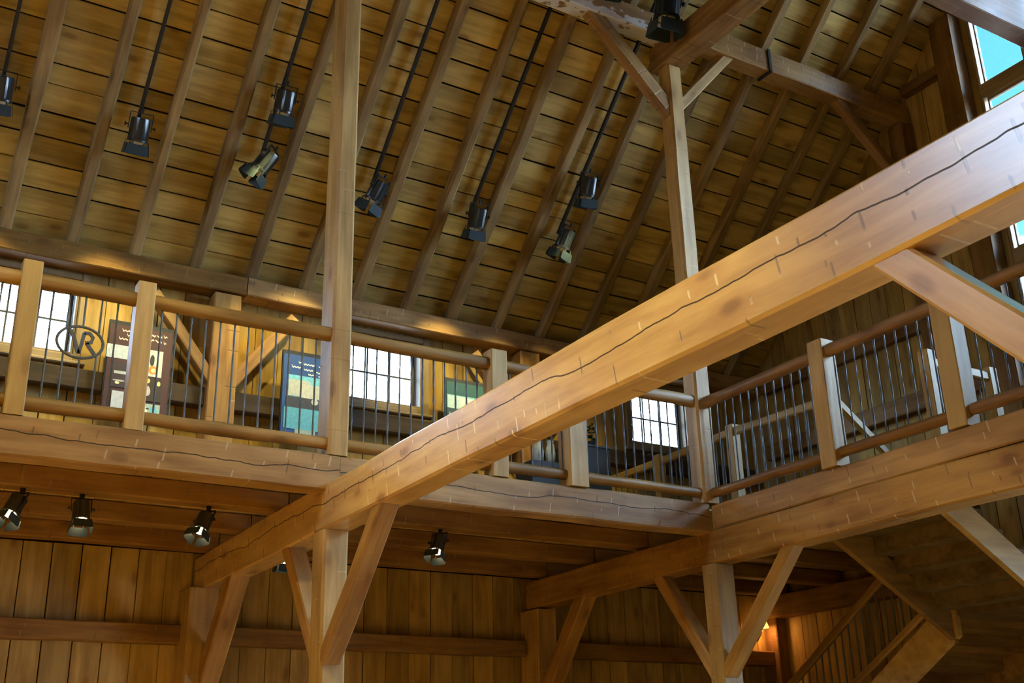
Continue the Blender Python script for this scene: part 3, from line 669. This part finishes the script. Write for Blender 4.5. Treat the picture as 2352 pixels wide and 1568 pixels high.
board('maroon display board with pale script and small night pictures behind the second railing post', 2.085, 2.735, 3.42, 4.435, (.055, .016, .02),
      [(.0, .62, .60, .74, (.46, .52, .55)), (.58, .86, .46, .74, (.50, .53, .50)), (.66, .74, .56, .70, (.02, .02, .03)), (.64, .80, .48, .58, (.85, .22, .03)), (.69, .77, .50, .55, (.95, .75, .35)),
       (.10, .50, .30, .56, (.035, .02, .03)), (.14, .40, .44, .47, (.4, .42, .42)), (.12, .32, .36, .38, (.42, .44, .44)), (.42, .56, .32, .48, (.42, .10, .05)), (.60, .88, .20, .44, (.03, .02, .02)),
       (.62, .70, .38, .44, (.8, .5, .15)), (.80, .86, .36, .42, (.85, .6, .2)), (.60, .72, .24, .36, (.45, .42, .42)), (.16, .24, .33, .36, (.85, .7, .4)),
       (.14, .42, .08, .26, (.45, .48, .56)), (.60, .88, .03, .17, (.30, .42, .40)), (.62, .70, .06, .14, (.62, .66, .45)), (.72, .84, .06, .15, (.12, .38, .55)), (.66, .72, .11, .13, (.03, .05, .03))],
      [(.20, .34, .90), (.36, .48, .895), (.28, .44, .855), (.16, .30, .81), (.34, .42, .81), (.60, .72, .895), (.74, .82, .89), (.84, .90, .90), (.60, .70, .845), (.72, .82, .84), (.85, .89, .83)], (.62, .48, .42))
board('blue display board with a pale rounded rock picture left of the tall post', 3.925, 4.575, 3.40, 4.435, (.02, .075, .25),
      [(.10, .98, .20, .70, (.10, .33, .42)), (.11, .97, .62, .73, (.18, .55, .66)), (.12, .50, .50, .68, (.50, .52, .42)), (.32, .68, .48, .64, (.56, .56, .44)), (.08, .98, .36, .49, (.05, .055, .06)),
       (.52, .66, .42, .50, (.55, .55, .48)), (.06, .98, .14, .37, (.11, .40, .50)), (.26, .62, .02, .14, (.32, .40, .34)), (.64, .72, .02, .12, (.10, .28, .5))],
      [(.28, .34, .875), (.37, .58, .865), (.64, .78, .855), (.16, .32, .82), (.38, .54, .805), (.60, .74, .79), (.46, .60, .755), (.64, .76, .745)], (.62, .66, .70))
board('green display board with a cloudy sky picture right of the middle window', 5.93, 6.58, 3.40, 4.435, (.012, .085, .10),
      [(.03, .97, .30, .80, (.20, .46, .68)), (.05, .45, .58, .79, (.45, .62, .72)), (.30, .60, .62, .78, (.55, .70, .80)), (.60, .97, .66, .80, (.06, .30, .68)), (.03, .40, .46, .64, (.02, .06, .08)), (.30, .62, .44, .56, (.05, .05, .07)),
       (.36, .50, .50, .56, (.75, .75, .72)), (.08, .40, .36, .46, (.30, .38, .42)), (.06, .10, .48, .60, (.35, .42, .42))], [], (.6, .6, .6))

# ------------------------------------------------------------------ cabinet and things on it
cb = empty('black_cabinet', (7.0, 10.3, DK), 'black cabinet standing in the back gallery behind the railing', 'cabinet')
boxes('body', [((7.06, 7.60), (10.2, 10.6), (DK + .04, 3.53))], BLACKB, cb, bev=.006)
boxes('low_wing', [((6.55, 7.055), (10.25, 10.6), (DK + .04, 3.30))], BLACKB, cb, bev=.006)
boxes('plinth', [((6.58, 7.57), (10.28, 10.58), (DK, DK + .04))], TRACKM, cb)
boxes('top', [((7.05, 7.61), (10.19, 10.61), (3.531, 3.55))], plain('cabinet_top', (.02, .024, .03), .3), cb)
bas = empty('slatted_bench', (7.6, 9.8, DK), 'low golden slatted bench end beside the black cabinet', 'bench')
for i in range(8):
    x = 7.28 + .082 * i; boxes('slat', [((x, x + .06), (9.75, 9.79), (DK + .02, DK + .50))], NEWEL, bas, bev=.008)
boxes('slat_rail', [((7.27, 7.93), (9.79, 9.83), (DK + .40, DK + .47))], NEWEL, bas); boxes('slat_rail', [((7.27, 7.93), (9.79, 9.83), (DK, DK + .07))], NEWEL, bas)
def lathe(name, prof, mat, c, parent=None, n=16):
    bm = bmesh.new(); rr = [[(r * math.cos(6.28319 * i / n), r * math.sin(6.28319 * i / n), z) for i in range(n)] for r, z in prof]
    rings(bm, rr); return put(name, bm_mesh(bm, name, 40), Matrix.Translation((c[0], c[1], c[2] + H)), mat, parent)
POTW = plain('glazed_pale', (.55, .60, .58), .35, noise=.2); POTD = plain('glazed_dark', (.03, .035, .035), .4)
for x, l in ((6.74, 'left pale jug on the low end of the black cabinet'), (6.90, 'right pale jug on the low end of the black cabinet')):
    j = empty('jug', (x, 10.4, 3.302), l, 'jug', 'pale jugs')
    lathe('body', [(.04, .0), (.055, .05), (.06, .14), (.05, .2), (.035, .25), (.042, .29), (.036, .29), (.03, .25)], POTW, (x, 10.4, 3.302), j)
    rod('handle', (x + .055, 10.4, 3.38), (x + .045, 10.4, 3.56), .008, POTW, j)
pot = empty('potted_plant', (7.45, 10.35, 3.55), 'dark leafy plant in a small pot on the black cabinet', 'plant')
lathe('pot', [(.035, 0), (.05, .08), (.054, .09), (.046, .09), (.03, .02)], POTD, (7.45, 10.35, 3.55), pot)
LEAF = plain('dark_leaf', (.03, .07, .03), .5, noise=.4)
rod('stem', (7.45, 10.35, 3.6), (7.46, 10.35, 3.78), .006, LEAF, pot)
for i in range(16):
    a = i * 2.4; r = .06 + .03 * random.random(); z = 3.66 + .18 * random.random()
    bm = bmesh.new(); v = [bm.verts.new(p) for p in ((0, 0, 0), (.03, .012, .02), (.07, 0, .0), (.03, -.012, .02), (.035, 0, -.004))]
    for f in ((0, 1, 4), (1, 2, 4), (2, 3, 4), (3, 0, 4)): bm.faces.new([v[q] for q in f])
    bmesh.ops.solidify(bm, geom=bm.faces[:], thickness=.002)
    put('leaf', bm_mesh(bm, 'leaf'), Matrix.Translation((7.455, 10.35, z + H)) @ Matrix.Rotation(a, 4, 'Z') @ Matrix.Rotation(random.uniform(-.6, .5), 4, 'Y') @ Matrix.Scale(1.1, 4), LEAF, pot)
vs = empty('small_vase', (7.2, 10.4, 3.55), 'small dark and white vase beside the plant on the cabinet', 'vase')
lathe('lower_body', [(.04, 0), (.05, .05), (.048, .1)], POTW, (7.2, 10.4, 3.55), vs); lathe('upper_body', [(.048, .1), (.05, .15), (.035, .19), (.03, .19)], POTD, (7.2, 10.4, 3.55), vs)

# ------------------------------------------------------------------ light tracks and spotlights
WARM = (1.0, .84, .30)
def spot(name, label, p, aim, energy, group, scale=1., roll=0., ang=70, lit=False, hang=None):
    q = Vector(aim).normalized().to_track_quat('-Z', 'Y')
    mw = Matrix.Translation((p[0], p[1], p[2] + H)) @ q.to_matrix().to_4x4() @ Matrix.Rotation(roll, 4, 'Z') @ Matrix.Scale(scale, 4)
    s = empty(name, p, label, 'spotlight', group, mw=mw)
    I = Matrix.Identity(4)
    def loc(nm, bm, mat, parent=None, sm=40): return put(nm, bm_mesh(bm, nm, sm), mw, mat, parent or s)
    bm = bmesh.new(); n = 24; rr = []                                # can with cooling ribs, open mouth at -Z
    for r, z in ((.03, .125), (.098, .12), (.108, .105), (.108, -.11), (.114, -.115), (.114, -.14), (.10, -.14), (.095, -.06), (.03, -.03)):
        rr.append([((r if (i % 4 or z > .11 or z < -.11) else r * .90) * math.cos(6.28319 * i / n), (r if (i % 4 or z > .11 or z < -.11) else r * .90) * math.sin(6.28319 * i / n), z) for i in range(n)])
    rings(bm, rr); body = loc('can', bm, BLACKM, sm=25)
    bm = bmesh.new(); rings(bm, [[(r * math.cos(6.28319 * i / 20), r * math.sin(6.28319 * i / 20), z) for i in range(20)] for r, z in ((.084, -.128), (.084, -.133), (.06, -.12), (.06, -.118))])
    loc('reflector_ring', bm, CREAM, body)
    bm = bmesh.new(); bmesh.ops.create_uvsphere(bm, u_segments=12, v_segments=8, radius=.08, matrix=Matrix.Translation((0, 0, -.138)) @ Matrix.Scale(.42, 4, (0, 0, 1)))
    loc('bulb', bm, BULB if lit else CREAM, body)
    for a in range(4):                                               # barn doors
        bm = bmesh.new(); wd = .108 if a % 2 == 0 else .085
        ps = [(-wd, .118, -.172), (wd, .118, -.172), (wd * 1.12, .118 + .016, -.172 - .105), (wd * .8, .118 + .018, -.288), (-wd * .8, .118 + .018, -.288), (-wd * 1.12, .118 + .016, -.172 - .105)]
        rm = Matrix.Rotation(a * math.pi / 2, 4, 'Z')
        rings(bm, [[rm @ Vector(v) for v in ps], [rm @ (Vector(v) + Vector((0, .004, .002))) for v in ps]])
        for tx in (-.06, .06):                                       # hinge tabs
            ps = [(tx - .008, .112, -.13), (tx + .008, .112, -.13), (tx + .008, .118, -.175), (tx - .008, .118, -.175)]
            rings(bm, [[rm @ Vector(v) for v in ps], [rm @ (Vector(v) + Vector((0, .004, 0))) for v in ps]])
        loc('barn_door', bm, FLAP, sm=None)
    bm = bmesh.new()                                                 # yoke
    for sg in (-1, 1):
        box_bm(bm, (sg * .122 - .004, sg * .122 + .004), (-.014, .014), (-.01, .17))
    box_bm(bm, (-.126, .126), (-.014, .014), (.17, .178)); box_bm(bm, (-.012, .012), (-.012, .012), (.178, .23))
    loc('yoke', bm, TRACKM, sm=None)
    for sg in (-1, 1):
        bm = bmesh.new(); rings(bm, [[(sg * x, r * math.cos(6.28319 * i / 8), .03 + r * math.sin(6.28319 * i / 8)) for i in range(8)] for x, r in ((.126, .008), (.15, .008), (.15, .022), (.162, .022))])
        loc('knob', bm, TRACKM)
    if energy:
        l = bpy.data.lights.new('lamp', 'SPOT'); l.energy = energy; l.color = WARM; l.spot_size = R_(ang); l.spot_blend = .6; l.shadow_soft_size = .05
        lo = bpy.data.objects.new('lamp', l); COL.objects.link(lo); WM[lo] = mw; lo.parent = s; lo.matrix_parent_inverse = mw.inverted(); lo.matrix_basis = mw @ Matrix.Translation((0, 0, -.295))
    return s
TRX = (.694, 1.964, 3.26, 4.543, 5.81, 7.03)
nth = ('first', 'second', 'third', 'fourth', 'fifth', 'sixth')
for i, x in enumerate(TRX):
    a = roofpt(x, 1.34, .06); b = roofpt(x, 5.6, .06)
    o = timber('light_track', a, b, .032, .05, TRACKM, up=NRM, jit=0, ch=.004, seg=9)
    tag(o, '%s black light track from the left on the roof slope' % nth[i], 'light track', 'light tracks on the roof')
lampspec = [
    (0, 1.43, (.05, .58, -1), 'roof spotlight cut off by the left edge'),
    (1, 1.37, (.03, .58, -1), 'roof spotlight at the end of the second track from the left'),
    (2, 2.04, (.03, .5, -1), 'upper of two roof spotlights left of the tall post'),
    (2, 1.37, (-.6, .45, -1), 'lower tilted roof spotlight with a cream mouth left of the tall post'),
    (3, 1.36, (-.35, .55, -1), 'roof spotlight first to the right of the tall post'),
    (4, 1.35, (.06, .58, -1), 'roof spotlight second to the right of the tall post'),
    (5, 2.06, (.10, .5, -1), 'upper of two roof spotlights right of centre'),
    (5, 1.36, (-.22, .5, -1), 'lower of two roof spotlights right of centre')]
for i, s, aim, lab in lampspec:
    p = roofpt(TRX[i], s, -.15)
    spot('spotlight', lab, p, aim, 260, 'spotlights on the roof tracks', scale=.9, ang=54)
spot('spotlight', 'spotlight hanging at the top of the gallery corner post', (6.78, 7.62, 7.74), (.05, .3, -1), 0, 'spotlights high in the frame', scale=1.25)
spot('spotlight', 'spotlight at the top edge beside the left-hand purlin', (6.22, 7.72, 8.05), (-.25, .2, -1), 0, 'spotlights high in the frame', scale=1.1)
for x, y, aim, lab in ((1.18, 9.15, (-.4, -.3, -1), 'lit spotlight under the gallery, first from the left edge'), (1.664, 9.15, (0, -.3, -1), 'lit spotlight under the gallery, second from the left edge'),
                       (2.627, 9.15, (-.4, -.3, -1), 'lit spotlight under the gallery nearest the huge beam'), (4.80, 9.15, (-.35, -.25, -1), 'lit spotlight under the gallery right of the lower post'), (3.70, 10.15, (0, .1, -1), 'spotlight peeping below the far end of the huge beam')):
    sp_ = spot('spotlight', lab, (x, y, 2.02), aim, 80, 'spotlights under the gallery', scale=.62, ang=100, lit=True)
    rod('stem', (x - aim[0] * .12, y - aim[1] * .12, 2.13), (x - aim[0] * .12, y - aim[1] * .12, 2.18), .02, TRACKM, sp_)
# added spotlights out of view: warm floor bounce and light on the beams
unseen = ((-.4, 4.4, 7.0, (3.5, .7, -4.6), 1300, 48, 'over the left bay lighting the huge beam'), (-2.4, 5.6, 6.6, (0, 0, -1), 3700, 72, 'over the far left floor'), (1.0, 3.2, 7.6, (.0, .38, -1), 850, 88, 'over the floor before the viewer'),
          (-2.4, 2.2, 6.4, (0, 0, -1), 3700, 72, 'over the near left floor'), (5.0, 3.4, 8.0, (-.2, 0, -1), 300, 60, 'over the floor between the two great beams'))
for x, y, z, aim, en, an, l_ in unseen:
    spot('spotlight', 'added spotlight out of view ' + l_, (x, y, z), aim, en, 'added warm spotlights out of view', ang=an, lit=True)

# ------------------------------------------------------------------ sconce, switch
sc_ = empty('wall_sconce', (10.6, 11.36, 1.6), 'lit wall sconce with a small cone shade in the corner', 'wall lamp')
boxes('backplate', [((10.48, 10.56), (11.415, 11.44), (1.50, 1.66))], BRASS, sc_, bev=.008)
pts = [(10.52, 11.42, 1.58), (10.54, 11.33, 1.56), (10.62, 11.28, 1.60), (10.69, 11.27, 1.70), (10.705, 11.27, 1.78)]
for a, b in zip(pts, pts[1:]): rod('arm', a, b, .012, BRASS, sc_)
lathe('shade', [(.095, 1.76 - 1.76), (.06, .10), (.02, .20), (.012, .20), (.05, .10), (.088, 0)], SHADE, (10.71, 11.27, 1.765), sc_)
l = bpy.data.lights.new('sconce_lamp', 'POINT'); l.energy = 9; l.color = (1, .48, .14); l.shadow_soft_size = .03
lo = bpy.data.objects.new('sconce_lamp', l); COL.objects.link(lo); lo.location = (10.71, 11.27, 1.74 + H)
sw = boxes('light_switch', [((XE - .012, XE - .002), (8.40, 8.475), (1.06, 1.19))], WHITEP, bev=.004); tag(sw, 'small white light switch plate on the gable boards', 'light switch')
boxes('toggle', [((XE - .024, XE - .012), (8.43, 8.445), (1.11, 1.14))], WHITEP, sw)
